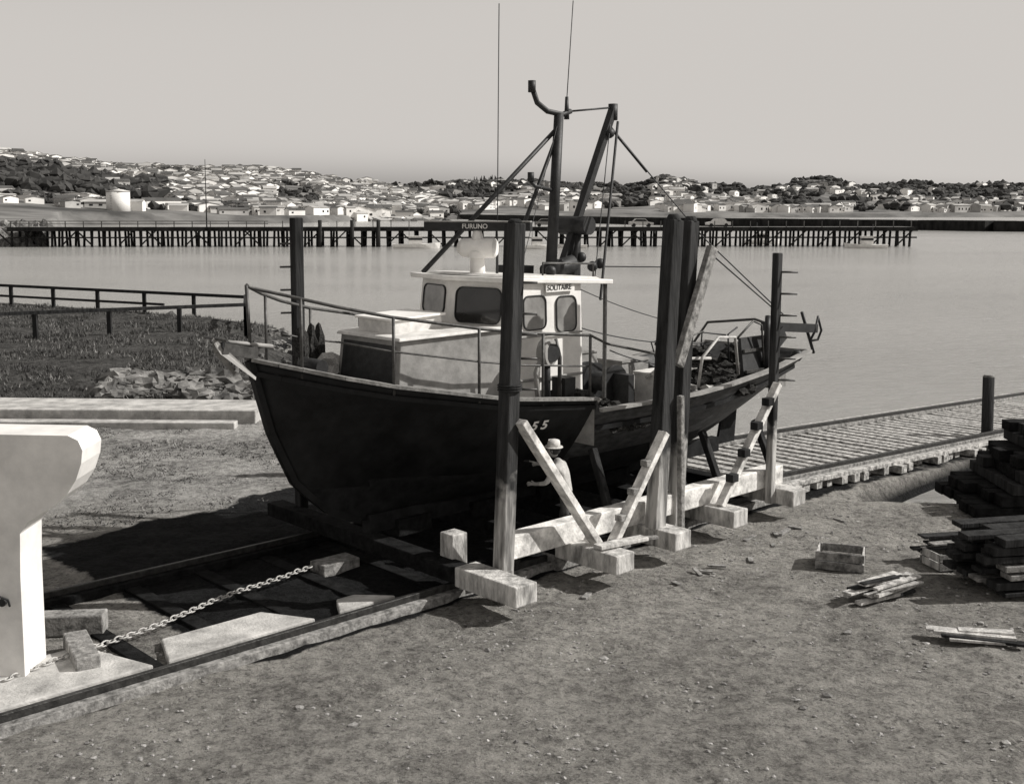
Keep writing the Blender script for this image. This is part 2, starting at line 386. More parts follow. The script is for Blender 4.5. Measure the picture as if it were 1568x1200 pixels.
def car(x,y,z,rot,k):
    e=B();c_,s_=math.cos(rot),math.sin(rot)
    def T(p,q,r): return Vector((x+p*c_-q*s_,y+p*s_+q*c_,z+r))
    prof=[(-2.1,.35),(2.1,.35),(2.15,.75),(1.2,.9),(.7,1.4),(-1.0,1.42),(-1.5,.95),(-2.1,.9)]
    e.prism([T(a,-.8,c2) for a,c2 in prof],[T(a,.8,c2) for a,c2 in prof],k)
    gp=[(1.05,.93),(.63,1.33),(-.93,1.35),(-1.35,.97)]
    e.prism([T(a,-.815,c2) for a,c2 in gp],[T(a,-.80,c2) for a,c2 in gp],'glass')
    for p in (-1.3,1.3): 
        for q in (-.82,.62): e.cyl(T(p,q,.32),T(p,q+.2,.32),.32,.32,'rub',12)
    e.obj('parked_car')
car(24.5,pyy(24)+2.5,2.38,0,'cream');car(38,pyy(38)+2.5,2.38,3.14,'white');car(8,pyy(8)+3,2.38,0,'greyp')
def launch(x,y,l,rot=0,cab=True):
    e=B();c_,s_=math.cos(rot),math.sin(rot)
    def T(p,q,r): return Vector((x+p*c_-q*s_,y+p*s_+q*c_,WATER+r))
    st=[(-.5,.32,.55),(-.2,.38,.5),(.15,.36,.55),(.38,.2,.7),(.5,.01,.85)]
    vs=[];
    for a,b2,h in st: vs+= [T(a*l,-b2*l*.42,h*l*.12+.2),T(a*l*.95,-b2*l*.25,-.3),T(a*l*.95,b2*l*.25,-.3),T(a*l,b2*l*.42,h*l*.12+.2)]
    f=[]
    for i in range(4):
        for j in range(4): f.append((i*4+j,i*4+(j+1)%4,(i+1)*4+(j+1)%4,(i+1)*4+j))
    f.append((0,1,2,3));e.add(vs,f,'white')
    if cab:
        e.box(T(-.02*l,0,l*.06+.9),l*.28,l*.2,1.2,'white',rot);e.box(T(-.02*l,0,l*.06+1.1),l*.282,l*.202,.4,'glass',rot);e.box(T(-.04*l,0,l*.06+1.55),l*.34,l*.23,.08,'cream',rot)
        e.cyl(T(-.15*l,0,1.2),T(-.15*l,0,4),.05,.03,'dark',6)
    e.obj('moored_launch')
launch(-14,190,8,.1);launch(60.5,190,7,3.0);launch(49,215,7,.1);launch(6,187,6,.1);launch(12,192,5,3.1)
# ---------------------------------------------------------------- slipway
sl=B()
s=19.2
while s<44:
    z=ramp_z(s)
    n0=-12.7+U(-.12,.25);n1=-17.0+U(-.15,.15)
    sl.beam(P(s,n0,z-.05+U(-.015,.015)),P(s+U(-.05,.05),n1,z-.05),.22*U(.85,1.15),.18,'sleeper')
    s+=.46*U(.9,1.1)
for n0 in (-13.1,-16.5):
    sl.beam(P(19,n0,ramp_z(19)+.09),P(44,n0,ramp_z(44)+.09),.16,.1,'tmid');sl.beam(P(19,n0,ramp_z(19)+.19),P(44,n0,ramp_z(44)+.19),.07,.1,'rail')
for n0 in (-12.75,-16.95): sl.beam(P(19,n0,ramp_z(19)+.08),P(44,n0,ramp_z(44)+.08),.2,.1,'sleeper')
for n0 in (-12.6,-16.3):
    sl.beam(P(0,n0,GZ+.05),P(19,n0,GZ+.05),.3,.14,'tmid' if n0>-14 else 'tdark_shade');sl.beam(P(0,n0,GZ+.17),P(19,n0,GZ+.17),.07,.1,'rail')
s=.5
while s<11:
    sl.beam(P(s,-12.75,GZ-.01),P(s,-16.2,GZ-.01),.24,.1,'tdark_shade');s+=1.15
sl.obj('slipway',bevel=.012)
cs=B()
for s0,s1,n0,n1 in ((3.6,6.2,-13.0,-14.3),(6.4,8.6,-13.0,-13.8),(9.0,10.0,-13.0,-13.5)):
    cs.prism([P(s0,n0,-.35),P(s1,n0,-.35),P(s1,n1,-.35),P(s0+.3,n1,-.35)],[P(s0,n0,GZ+.1),P(s1,n0,GZ+.1),P(s1-.4,n1,GZ+.08),P(s0+.3,n1,GZ+.08)],'conc')
cs.obj('concrete_slab',bevel=.02)
kb=B()
kb.prism([(-34,31.2,-.4),(-6.6,30.3,-.4),(-6.4,32.0,-.4),(-34,33.6,-.4)],[(-34,31.2,.12),(-6.6,30.3,.12),(-6.4,32.0,.12),(-34,33.6,.12)],'conc')
kb.prism([(-34,30.4,-.4),(-7,29.6,-.4),(-7,30.0,-.4),(-34,30.9,-.4)],[(-34,30.4,-.08),(-7,29.6,-.08),(-7,30.0,-.08),(-34,30.9,-.08)],'conc')
kb.obj('concrete_kerb',bevel=.03)
# ---------------------------------------------------------------- cradle
cr=empty('boat_cradle')
c1=B()
for s0,ne in ((10.8,-11.05),(12.9,-11.05),(14.5,-11.2),(16.3,-11.35),(18.3,-11.45)):
    c1.beam(P(s0,ne-1.3,.13),P(s0+U(-.05,.05),-17.6,.13),.34,.24,'tdark_shade')  # inner lengths coloured dark for the shade under the boat
    c1.beam(P(s0,ne,.15),P(s0,ne-1.3,.15),.42,.3,'tlight')
c1.beam(P(11.4,-12.15,.47),P(18.6,-12.15,.46),.28,.36,'beam')
c1.beam(P(11.4,-16.8,.44),P(18.6,-16.8,.44),.3,.34,'tdark')
c1.beam(P(11.05,-12.9,0.0),P(11.05,-12.9,.62),.3,.3,'tlight',UV)
for s0 in (11.4,13,14.6,16.4,18.2): c1.beam(P(s0-.35,-14.45,.38),P(s0+.35,-14.45,.38),.4,.28,'tdark_shade')
c1.beam(P(9.9,-14.9,-.2),P(10.6,-14.9,-.2),.4,.22,'tmid')
c1.beam(P(12.75,-12.52,GZ+.13),P(13.5,-12.52,GZ+.13),.36,.26,'tmid')
for s0 in (12.0,15.4,17.4): c1.cyl(P(s0,-12.52,.06),P(s0,-12.7,.06),.11,.11,'rail',14)
c1.obj('base_timbers',cr,bevel=.02)
c2=B()
c2.beam(P(11.13,-11.88,.25),P(11.36,-11.88,5.3),.22,.24,'post',NV);c2.beam(P(11.13,-11.86,-.2),P(11.13,-11.87,.27),.21,.23,'post',NV)
c2.beam(P(14.4,-11.72,.0),P(14.93,-11.85,5.32),.27,.24,'post',NV)
c2.beam(P(15.35,-12.05,.0),P(15.65,-12.05,5.3),.24,.2,'post',NV)
c2.beam(P(18.0,-11.9,.02),P(18.05,-11.9,4.7),.15,.14,'post',NV)
c2.beam(P(11.0,-17.0,.02),P(11.0,-17.0,5.35),.18,.18,'tdark',NV)
c2.beam(P(18.0,-17.0,.02),P(18.0,-17.0,5.2),.25,.22,'tdark',NV)
c2.beam(P(14.95,-11.6,.1),P(14.85,-11.58,2.45),.1,.1,'tmid',NV)
c2.beam(P(15.05,-11.8,2.9),P(16.0,-11.85,4.85),.2,.12,'tmid',NV)
c2.cyl(P(11.36,-11.88,5.3),P(11.36,-11.88,5.36),.12,.08,'tdark')
c2.cyl(P(14.93,-11.85,5.3),P(14.93,-11.85,5.42),.14,.08,'tdark');c2.cyl(P(15.65,-12.05,5.28),P(15.65,-12.05,5.38),.12,.08,'tdark')
c2.obj('posts',cr,bevel=.02)
c3=B()
c3.beam(P(11.3,-11.7,2.45),P(13.05,-11.7,.2),.11,.2,'beam',NV)
c3.beam(P(14.4,-11.55,1.9),P(13.2,-11.6,.25),.11,.17,'beam',NV)
c3.beam(P(17.95,-11.76,2.3),P(16.25,-11.76,.3),.11,.15,'beam',NV)
for t in (.18,.38,.6,.8):
    q=P(17.95,-11.7,2.3).lerp(P(16.25,-11.7,.3),t);c3.obox(q+ZV*.08-UV*.08,UV*.09,NV*.08,ZV*.07,'tdark')
for t in (.3,.55,.78):
    q=P(14.4,-11.55,1.9).lerp(P(13.2,-11.6,.25),t);c3.obox(q+ZV*.05-UV*.06,UV*.07,NV*.07,ZV*.05,'tmid')
c3.beam(P(12.7,-11.45,.36),P(13.7,-11.35,.33),.2,.06,'tlight');c3.beam(P(13.1,-11.55,.35),P(13.9,-11.25,.32),.1,.05,'tmid')
for s0,z0_ in ((13.9,1.5),(15.9,1.45),(16.9,1.4),(18.6,1.4)): c3.beam(P(s0,-12.3,.6),P(s0+.1,-12.75,z0_),.12,.12,'tdark',UV)
c3.obj('struts',cr,bevel=.01)
c4=B()
for z in (4.45,4.0,3.35,2.9,3.7):
    c4.cyl(P(11.35,-11.88,z),P(11.35,-11.88,z)+Vector((.33,-.05,0)),.02,.02,'steel',6)
for z in (4.35,3.95,3.55,3.15,2.75,2.35):
    c4.cyl(P(18.03,-11.9,z),P(18.03,-11.9,z)+Vector((.38,-.05,0)),.022,.022,'steel',6)
for z in (4.9,4.5,4.1,3.7,3.3):
    c4.cyl(P(11.0,-17,z),P(11.0,-17,z)+Vector((-.28,-.1,0)),.02,.02,'steel',6)
c4.obj('pegs',cr)
c5=B()
def hawser(p0,p1,sag,r,k,n=12):
    pts=[];p0=Vector(p0);p1=Vector(p1)
    for i in range(n+1):
        t=i/n;q=p0.lerp(p1,t);q.z-=4*sag*t*(1-t);pts.append(q)
    return pts
for j in range(3):
    c5.tube([P(11.26+.17*math.cos(a),-11.88+.17*math.sin(a),2.9+j*.035) for a in [k*math.pi/5 for k in range(10)]],.016,'tdark',5,True)
c5.obj('rope_lashing',cr)
# ---------------------------------------------------------------- boat
boat=empty('fishing_boat')
S0=8.54;C0=-14.45
def sheer(d): return interp(d,[(0,3.32),(.9,3.05),(1.7,2.86),(3.5,2.55),(5.3,2.38),(5.36,2.18),(8,2.17),(10.5,2.3),(12.6,2.5)])
def bm_(d): return interp(d,[(0,.04),(.25,.32),(.5,.52),(1,.82),(1.5,1.06),(2,1.27),(3,1.6),(4,1.82),(5,1.93),(7,2.0),(9,1.92),(11,1.66),(12.6,1.35)])
def kz(d): return interp(d,[(0,.6),(9,.6),(11,.75),(12.6,1.0)])
def ex(d): return interp(d,[(0,1.25),(1,1.12),(2,.95),(3.5,.7),(6,.46),(9,.5),(11,.7),(12.6,.85)])
def HPl(d,v,side):
    z=kz(d)+v*(sheer(d)-kz(d))
    rf=interp(z,[(.6,1.9),(.9,1.25),(1.4,.72),(2.2,.33),(3.32,0)])*max(0,1-d/3.5)
    ra=-1.3*(1-v)*max(0,min(1,(d-9)/3.6))
    return P(S0+d+rf+ra,C0+side*max(.03,bm_(d)*max(v,1e-4)**ex(d)),z)
ds=[0,.12,.25,.5,.75,1,1.35,1.7,2.1,2.5,3,3.5,4,4.5,5,5.3,5.36,6,7,8,9,9.7,10.4,11,11.5,12,12.35,12.6]
NVs=16;hull=B();hvv=[];
for d in ds:
    for j in range(NVs+1): hvv.append(HPl(d,(j/NVs),1))
    for j in range(NVs+1): hvv.append(HPl(d,(j/NVs),-1))
K=2*(NVs+1);fd=[];fa=[];ft=[]
for i in range(len(ds)-1):
    for sd_ in (0,NVs+1):
        for j in range(NVs):
            f=(i*K+sd_+j,i*K+sd_+j+1,(i+1)*K+sd_+j+1,(i+1)*K+sd_+j)
            z=sum(hvv[q].z for q in f)/4
            (fa if z<1.25 else (fd if ds[i]<5.3 else ft)).append(f)
    f=(i*K,(i+1)*K,(i+1)*K+NVs+1,i*K+NVs+1);fa.append(f)
o=(len(ds)-1)*K
for j in range(NVs): ft.append((o+j,o+j+1,o+NVs+1+j+1,o+NVs+1+j))
hull.add(hvv,fd,'hull',True);
mi=hull.mi('anti')
for f in fa: hull.f.append(f);hull.m.append(mi);hull.sm.append(True)
mi=hull.mi('hullaft')
for f in ft: hull.f.append(f);hull.m.append(mi);hull.sm.append(True)
hull.obj('hull',boat,solid=.05)
kl=B()
kl.beam(P(S0+2.0,C0,.53),P(S0+11.2,C0,.53),.2,.3,'anti')
kl.prism([P(S0+11.25,C0-.03,.5),P(S0+11.85,C0-.03,.5),P(S0+11.95,C0-.03,1.5),P(S0+11.5,C0-.03,1.5)],[P(S0+11.25,C0+.03,.5),P(S0+11.85,C0+.03,.5),P(S0+11.95,C0+.03,1.5),P(S0+11.5,C0+.03,1.5)],'anti')
st=[HPl(0,j/10,1) for j in range(11)]
for a_,b2 in zip(st,st[1:]):
    kl.beam(Vector(a_)-NV*.03-UV*.03,Vector(b2)-NV*.03-UV*.03,.1,.12,'hull',NV)
kl.obj('keel_and_rudder',boat)
dk=B()
fdv=[];
dl=[d for d in ds if .12<=d<=5.3]
for d in dl:
    z=sheer(d)-.13
    for m_ in (-1,-.5,0,.5,1): fdv.append(P(S0+d+.02,C0+m_*(bm_(d)-.05),z+.04*(1-abs(m_))))
dk.add(fdv,[(i*5+j,i*5+j+1,(i+1)*5+j+1,(i+1)*5+j) for i in range(len(dl)-1) for j in range(4)],'deck')
al=[d for d in ds if d>=5.3];av=[]
for d in al:
    v=(1.7-kz(d))/(sheer(d)-kz(d));ra=-1.3*(1-v)*max(0,min(1,(d-9)/3.6))
    for m_ in (-1,1): av.append(P(S0+d+ra,C0+m_*(bm_(d)*v**ex(d)-.06),1.7))
dk.add(av,[(2*i,2*i+1,2*i+3,2*i+2) for i in range(len(al)-1)],'deck')
dk.add([P(S0+5.3,C0-1.88,1.6),P(S0+5.3,C0+1.88,1.6),P(S0+5.3,C0+1.88,2.3),P(S0+5.3,C0-1.88,2.3)],[(0,1,2,3)],'greyp')
dk.obj('deck',boat)
cp=B()
for side in (1,-1):
    a=[d for d in ds if d<=5.3]
    for d0,d1 in zip(a,a[1:]):
        cp.beam(HPl(d0,1,side)+ZV*.02,HPl(d1,1,side)+ZV*.02,.13,.05,'cap')
        cp.beam(HPl(d0,.93,side)+NV*side*.02,HPl(d1,.93,side)+NV*side*.02,.07,.07,'hull')
    a=[d for d in ds if d>=5.36]
    for d0,d1 in zip(a,a[1:]):
        cp.beam(HPl(d0,1,side)+ZV*.02,HPl(d1,1,side)+ZV*.02,.14,.05,'greyp')
        cp.beam(HPl(d0,.8,side)+NV*side*.02,HPl(d1,.8,side)+NV*side*.02,.08,.08,'hull')
cp.beam(HPl(12.6,1,1)+ZV*.02,HPl(12.6,1,-1)+ZV*.02,.14,.05,'greyp')
cp.obj('cap_rails',boat)
wh=B()
def q(s_,m_,z): return P(s_,C0+m_,z)
wh.prism([q(10.55,-.8,2.4),q(10.55,.85,2.4),q(12.7,1.2,2.3),q(12.7,-1.2,2.3)],[q(10.65,-.75,3.5),q(10.65,.8,3.5),q(12.7,1.15,3.58),q(12.7,-1.15,3.58)],'greyp')
wh.prism([q(10.58,-.8,3.5),q(10.58,.86,3.5),q(12.7,1.21,3.58),q(12.7,-1.21,3.58)],[q(10.6,-.78,3.55),q(10.6,.84,3.55),q(12.7,1.19,3.63),q(12.7,-1.19,3.63)],'cream')
wh.add([q(10.545,-.7,2.5),q(10.545,.75,2.5),q(10.63,.7,3.42),q(10.63,-.65,3.42)],[(0,1,2,3)],'dark')  # dark sheet: shade of the bow-facing trunk front put into colour
wh.prism([q(10.85,-.55,3.55),q(10.85,.35,3.55),q(11.85,.35,3.58),q(11.85,-.55,3.58)],[q(10.85,-.55,3.76),q(10.85,.35,3.76),q(11.85,.35,3.8),q(11.85,-.55,3.8)],'cream')
wh.prism([q(10.8,-.6,3.76),q(10.8,.4,3.76),q(11.9,.4,3.8),q(11.9,-.6,3.8)],[q(10.8,-.6,3.8),q(10.8,.4,3.8),q(11.9,.4,3.84),q(11.9,-.6,3.84)],'white')
RH=4.32
fb=[(12.4,-1.15),(12.16,-.0),(12.4,1.15),(14.35,1.15),(14.35,-1.15)]
ftp=[(12.62,-1.08),(12.40,-.0),(12.62,1.08),(14.35,1.08),(14.35,-1.08)]
wh.prism([q(a,b2,2.2) for a,b2 in fb],[q(a,b2,RH) for a,b2 in ftp],'white')
ro=[(12.42,-1.18),(12.18,0),(12.42,1.18),(15.05,1.2),(15.05,-1.2)]
def rz_(a): return RH-.05*max(0,a-12.4)+.06
wh.prism([q(a,b2,rz_(a)-.05) for a,b2 in ro],[q(a,b2,rz_(a)+.03) for a,b2 in ro],'white')
ro2=[(12.6,-1.0),(12.4,0),(12.6,1.0),(14.9,1.05),(14.9,-1.05)]
wh.prism([q(a,b2,rz_(a)+.03) for a,b2 in ro2],[q(a+.05*(1 if a<13 else -1),b2*.93,rz_(a)+.07) for a,b2 in ro2],'cream')
wh.beam(q(14.95,1.1,1.7),q(14.95,1.1,4.22),.06,.06,'steel',NV);wh.beam(q(14.95,-1.1,1.7),q(14.95,-1.1,4.22),.06,.06,'cream',NV)
wh.beam(q(12.5,1.165,3.42),q(14.3,1.165,3.42),.03,.04,'greyp');wh.beam(q(12.5,1.165,2.7),q(14.3,1.165,2.7),.03,.05,'greyp')
wh.obj('wheelhouse',boat,bevel=.015)
wn=B()
def window(c,ax,ay,w_,h_,r,k,fr=.03):
    ax=ax.normalized();nrm=ax.cross(ay).normalized();ay=nrm.cross(ax)
    def loop(e,off):
        pts=[]
        for cx,cy,a0 in ((1,1,0),(-1,1,90),(-1,-1,180),(1,-1,270)):
            for i in range(5):
                a=math.radians(a0+i*22.5);pts.append(c+ax*(cx*(w_/2-r)+(r+e)*math.cos(a))+ay*(cy*(h_/2-r)+(r+e)*math.sin(a))+nrm*off)
        return pts
    a=loop(0,.012);n=len(a);wn.add(a,[tuple(range(n))],k)
    i0=loop(0,.012);i1=loop(0,.03);o1=loop(fr,.03);o0=loop(fr,-.01)
    fs=[]
    for i in range(n):
        j=(i+1)%n
        fs+= [(i,j,n+j,n+i),(n+i,n+j,2*n+j,2*n+i),(2*n+i,2*n+j,3*n+j,3*n+i)]
    wn.add(i0+i1+o1+o0,fs,'dark')
def wallpt(i,u,z):
    k=(z-2.2)/(RH-2.2);j=i+1
    p0=q(fb[i][0]+(ftp[i][0]-fb[i][0])*k,fb[i][1]+(ftp[i][1]-fb[i][1])*k,z);p1=q(fb[j][0]+(ftp[j][0]-fb[j][0])*k,fb[j][1]+(ftp[j][1]-fb[j][1])*k,z)
    return p0.lerp(p1,u)
def win_on(i,u,z,w_,h_,r,k):
    window(wallpt(i,u,z),wallpt(i,1,z)-wallpt(i,0,z),wallpt(i,u,z+.3)-wallpt(i,u,z-.3),w_,h_,r,k,.018)
win_on(0,.46,3.98,.74,.46,.10,'glassl')
win_on(1,.5,3.93,.90,.56,.12,'glass')
win_on(2,.36,3.80,.50,.54,.11,'glassl')
win_on(2,.78,3.74,.46,.58,.11,'glassl')
wn.obj('windows',boat)
sg=B();sg.obox(q(13.78,1.135,4.2),UV*.34,NV*.012,ZV*.075,'white');sg.obj('name_board',boat)
text('name_lettering','SOLITAIRE',.125,q(13.46,1.152,4.157),UV,ZV,'dark',boat,off=0)
def hull_at(s_t,z_t):
    d=s_t-S0
    for _ in range(20):
        v=(z_t-kz(d))/(sheer(d)-kz(d));p=HPl(d,v,1);s_c=p.x*UX+p.y*UY;d+=(s_t-s_c)*.8
    return HPl(d,v,1)
z0=1.98
for i,chh_ in enumerate('455'):
    s_=12.5+.19*i
    p=hull_at(s_,z0);ax=hull_at(s_+.18,z0)-p;ay=hull_at(s_,z0+.2)-p;nr=ax.cross(ay).normalized()
    text('hull_number',chh_,.26,p+nr*.03,ax,ay,'white',boat,off=.006)
rd=B();rc=q(12.85,.1,-.1)
bd=Vector((.96,-.27,0)).normalized();bn=Vector((-.27,-.96,0)).normalized()
rd.cyl(rc+ZV*4.4,rc+ZV*4.52,.2,.17,'white',18);rd.cyl(rc+ZV*4.52,rc+ZV*4.82,.13,.12,'white',16)
rd.cyl(rc+ZV*4.95-bd*.26,rc+ZV*4.95+bd*.30,.16,.17,'white',20);rd.cyl(rc+ZV*4.95-bd*.34,rc+ZV*4.95-bd*.26,.09,.16,'cream',20);rd.cyl(rc+ZV*4.95+bd*.30,rc+ZV*4.95+bd*.34,.17,.12,'cream',20)
rd.cyl(rc+ZV*4.78,rc+ZV*4.9,.16,.18,'white',16);rd.cyl(rc+ZV*5.08,rc+ZV*5.24,.11,.07,'cream',14)
rd.obox(rc+ZV*5.31,bd*.93,bn*.07,ZV*.07,'dark')
rd.obox(rc+ZV*5.39,bd*.93,bn*.075,ZV*.012,'greyp')
rd.obj('radar_scanner',boat,bevel=.008)
text('scanner_lettering','FURUNO',.11,rc+ZV*5.275+bn*.074-bd*.25,bd,ZV,'cream',boat,off=.002)
ms=B()
ms.cyl(q(14.75,0,1.7),q(14.88,0,4.6),.12,.12,'dark');ms.cyl(q(14.72,0,4.5),q(14.9,0,7.2),.105,.09,'dark')
ms.cyl(q(14.88,0,6.95),q(12.6,-1.05,4.4),.04,.045,'dark',8);ms.cyl(q(14.85,0,6.8),q(13.9,-.3,4.4),.035,.04,'dark',8)
top=q(16.35,0,7.35)
ms.beam(top,q(15.0,-.05,4.35),.11,.14,'dark',NV);ms.beam(q(16.15,.3,7.1),q(15.05,.9,3.9),.035,.035,'dark',NV)
ms.cyl(top+ZV*.1,q(16.35,0,7.15),.09,.09,'dark')
ms.tube([q(14.25,0,7.55),q(14.35,0,7.35),q(14.6,0,7.22),q(15.0,0,7.18),q(15.2,0,7.25)],.05,'dark');ms.tube([q(15.2,0,7.25),q(16.3,0,7.38)],.018,'dark')
ms.cyl(q(14.22,0,7.52),q(14.22,0,7.72),.07,.07,'dark');ms.cyl(q(15.1,0,7.1),q(15.1,0,7.5),.05,.03,'dark')
ms.tube([q(14.2,0,5.98),q(14.3,0,5.9),q(14.85,0,5.82)],.035,'dark');ms.cyl(q(14.2,0,5.98),q(14.2,0,6.14),.06,.06,'dark')
ms.cyl(q(14.6,-.05,4.35),q(15.2,.1,4.52),.16,.16,'dark',12)
ms.cyl(q(15.15,.1,4.3),q(15.4,.1,5.25),.05,.05,'dark');ms.cyl(q(15.35,-.35,5.2),q(15.35,.35,5.2),.17,.17,'dark',14)
for pt in (q(16.2,.05,6.9),q(15.4,.1,4.62),q(15.6,.2,4.45),q(14.3,.4,4.42),q(15.75,.25,4.5)): ms.blob(pt,.1,'dark',ico=2,smooth=True)
ms.tube([q(13.6,.9,4.35),q(13.6,.9,4.6),q(14.8,.95,4.55),q(14.8,.95,4.25)],.018,'steel');ms.beam(q(14.0,-.5,4.4),q(14.6,-.5,4.38),.35,.2,'dark')
ms.obj('mast_and_boom',boat)
rg=B()
def wire(a,b2,r=.012,sag=0,k='dark'): rg.tube(hawser(a,b2,sag,r,k),r,k,5)
wire(q(16.3,0,7.0),q(18.0,.9,4.95),.014);wire(q(18.0,.9,4.95),q(20.2,1.3,3.35),.014);wire(q(16.3,0,7.0),q(17.0,.3,6.2),.03)
wire(q(16.3,0,7.25),q(14.9,.9,4.3),.01);wire(q(15.6,.2,4.45),q(17.3,.8,4.4),.012)
wire(q(14.9,.0,7.1),q(13.0,.95,4.4),.006);wire(q(15.0,.3,3.4),q(18.5,1.0,2.9),.012,.15);wire(q(15.2,1.0,3.0),q(17,1.6,2.6),.012,.1)
wire(P(16.0,-11.9,4.75),q(20.1,1.3,3.35),.014)
wire(q(15.0,-.3,4.3),q(19.9,-1.1,3.0),.01,.1)
rg.tube([q(13.25,.15,4.4),q(13.3,.15,8.9)],.009,'dark',5);rg.cyl(q(13.25,.15,4.35),q(13.26,.15,4.9),.025,.02,'dark')
rg.tube([q(15.1,0,7.45),q(15.25,0,9.2)],.009,'dark',5)
rg.obj('rigging',boat)
rl=B()
def RP(d,side,h): 
    d_=max(d,.0);p_=P(S0+d,C0+side*max(0,bm_(d_)-.07),sheer(d_)+h);return p_
rd_=[0.02,.45,1.0,1.7,2.4,3.1,3.8,4.6,5.2]
for side in (1,-1):
    rl.tube([RP(-.05,0,1.10)]+[RP(d,side,1.06) for d in rd_],.026,'steel')
    rl.tube([RP(d,side,.55) for d in rd_[2:]],.016,'steel')
    for d in (.55,1.75,3.05,4.2,5.2): rl.cyl(RP(d,side,-.1),RP(d,side,1.06),.024,.024,'steel',8)
rl.cyl(RP(0,0,0),RP(-.05,0,1.1),.026,.026,'steel',8)
rl.tube([RP(5.2,1,1.06),RP(5.6,1,1.0)+ZV*.1,RP(7.2,1,.75)],.022,'steel')
rl.obj('bow_rail',boat)
sr=B()
sr.tube([q(17.0,1.6,2.2),q(17.1,1.6,2.75),q(17.6,1.6,3.1),q(18.2,1.55,3.05),q(18.4,1.5,2.3)],.03,'light_steel')
sr.tube([q(16.2,1.0,2.4),q(16.6,1.3,2.75),q(17.5,1.5,2.7)],.03,'light_steel');sr.tube([q(18.4,1.45,3.0),q(19.0,1.4,3.3),q(19.3,1.4,3.2),q(19.4,1.4,2.4)],.022,'steel')
sr.tube([q(19.45,1.4,2.2),q(19.5,1.4,3.1),q(19.6,1.35,3.35)],.07,'dark');sr.tube([q(20.1,1.25,2.2),q(19.65,1.3,3.3)],.05,'dark')
sr.beam(q(19.5,1.3,3.15),q(21.2,1.45,3.0),.13,.18,'dark',ZV);sr.beam(q(19.8,1.3,2.8),q(20.1,1.3,3.0),.26,.3,'dark',ZV)
sr.tube([q(21.0,1.45,2.75),q(21.1,1.5,2.95),q(21.2,1.5,3.25),q(21.35,1.5,2.95),q(21.3,1.45,2.75),q(21.0,1.45,2.75)],.026,'dark')
sr.tube([q(20.9,1.3,3.35),q(21.4,1.3,2.45)],.035,'dark');sr.blob(q(20.75,1.3,2.45),.13,'dark',ico=2,smooth=True)
sr.tube([q(20.2,-1.1,2.4),q(20.6,-.9,3.0),q(21.1,0,3.1),q(20.7,.9,3.0)],.03,'steel')
sr.prism([q(18.75,1.35,2.0),q(19.75,1.35,2.0),q(19.75,1.42,2.0),q(18.75,1.42,2.0)],[q(18.85,1.15,2.95),q(19.65,1.15,2.95),q(19.65,1.22,2.95),q(18.85,1.22,2.95)],'dark')
sr.beam(q(18.8,1.4,2.3),q(19.7,1.4,2.3),.05,.06,'steel');sr.beam(q(18.85,1.3,2.7),q(19.65,1.3,2.7),.05,.06,'steel')
sr.obj('stern_gallows',boat)
gr_=B()
gr_.cyl(q(15.8,-.7,2.3),q(15.8,.6,2.3),.18,.18,'dark',14)
for m_ in (-.75,-.1,.1,.6): gr_.cyl(q(15.8,m_-.03,2.3),q(15.8,m_+.03,2.3),.34,.34,'dark',18)
gr_.beam(q(15.8,-.85,1.7),q(15.8,-.85,2.4),.15,.4,'dark',NV);gr_.beam(q(15.8,.75,1.7),q(15.8,.75,2.5),.15,.5,'dark',NV)
def heap(c,r,n,kk='net'):
    for _ in range(n):
        a=U(0,6.28);rr2=r*R()**.6;h=(1-rr2/r)*r*.8
        gr_.blob(c+Vector((math.cos(a)*rr2,math.sin(a)*rr2,h*U(.3,1))),U(.06,.16),kk if R()<.93 else 'rope',jit=.5,ico=2,sc=(1.3,1.2,.7),fr=2)
heap(q(18.9,.2,1.9),1.0,110);heap(q(17.7,.5,1.8),.8,70);heap(q(20.2,.3,2.1),.85,90);heap(q(14.9,1.2,1.75),.6,40);heap(q(18.3,1.1,2.0),.6,50)
for (s_,m_,w2,h2,k2) in ((16.6,.9,.6,.75,'cream'),(17.3,-.5,.8,.8,'greyp'),(19.4,-.8,.7,.9,'tmid'),(16.4,-.9,.6,1.0,'greyp'),(20.9,.6,.5,.5,'tmid')):
    gr_.beam(q(s_,m_,1.7),q(s_,m_,1.7+h2),w2,w2*.8,k2,NV);gr_.beam(q(s_,m_,1.7+h2),q(s_,m_,1.74+h2),w2+.06,w2*.8+.06,k2,NV)
for k_ in range(9):
    s_=U(16.5,20.8);m_=U(-1.1,1.1);gr_.tube([q(s_,m_,2.2),q(s_+U(-.2,.2),m_+U(-.2,.2),2.9),q(s_+U(.1,.6),m_+U(-.3,.3),U(2.6,3.1))],.02,'dark' if R()<.6 else 'steel',6)
gr_.cyl(q(13.05,1.55,2.4),q(13.05,1.55,3.15),.07,.06,'dark');gr_.cyl(q(13.0,1.5,3.2),q(13.05,1.66,3.2),.22,.22,'greyp',20)
gr_.cyl(q(13.05,1.67,3.2),q(13.05,1.70,3.2),.15,.15,'dark',20);gr_.tube([q(12.8,1.6,2.45),q(12.75,1.6,2.9),q(12.9,1.6,3.2)],.04,'greyp');gr_.tube([q(13.3,1.6,2.4),q(13.3,1.6,3.1),q(13.2,1.6,3.4)],.035,'steel')
gr_.beam(q(13.5,1.5,2.35),q(13.5,1.5,2.75),.25,.3,'dark',NV);heap(q(13.7,1.5,2.3),.35,24)
gr_.cyl(q(9.6,-.25,3.15),q(9.6,.25,3.15),.11,.11,'dark',12);gr_.beam(q(9.6,0,2.9),q(9.6,0,3.2),.2,.2,'dark',NV)
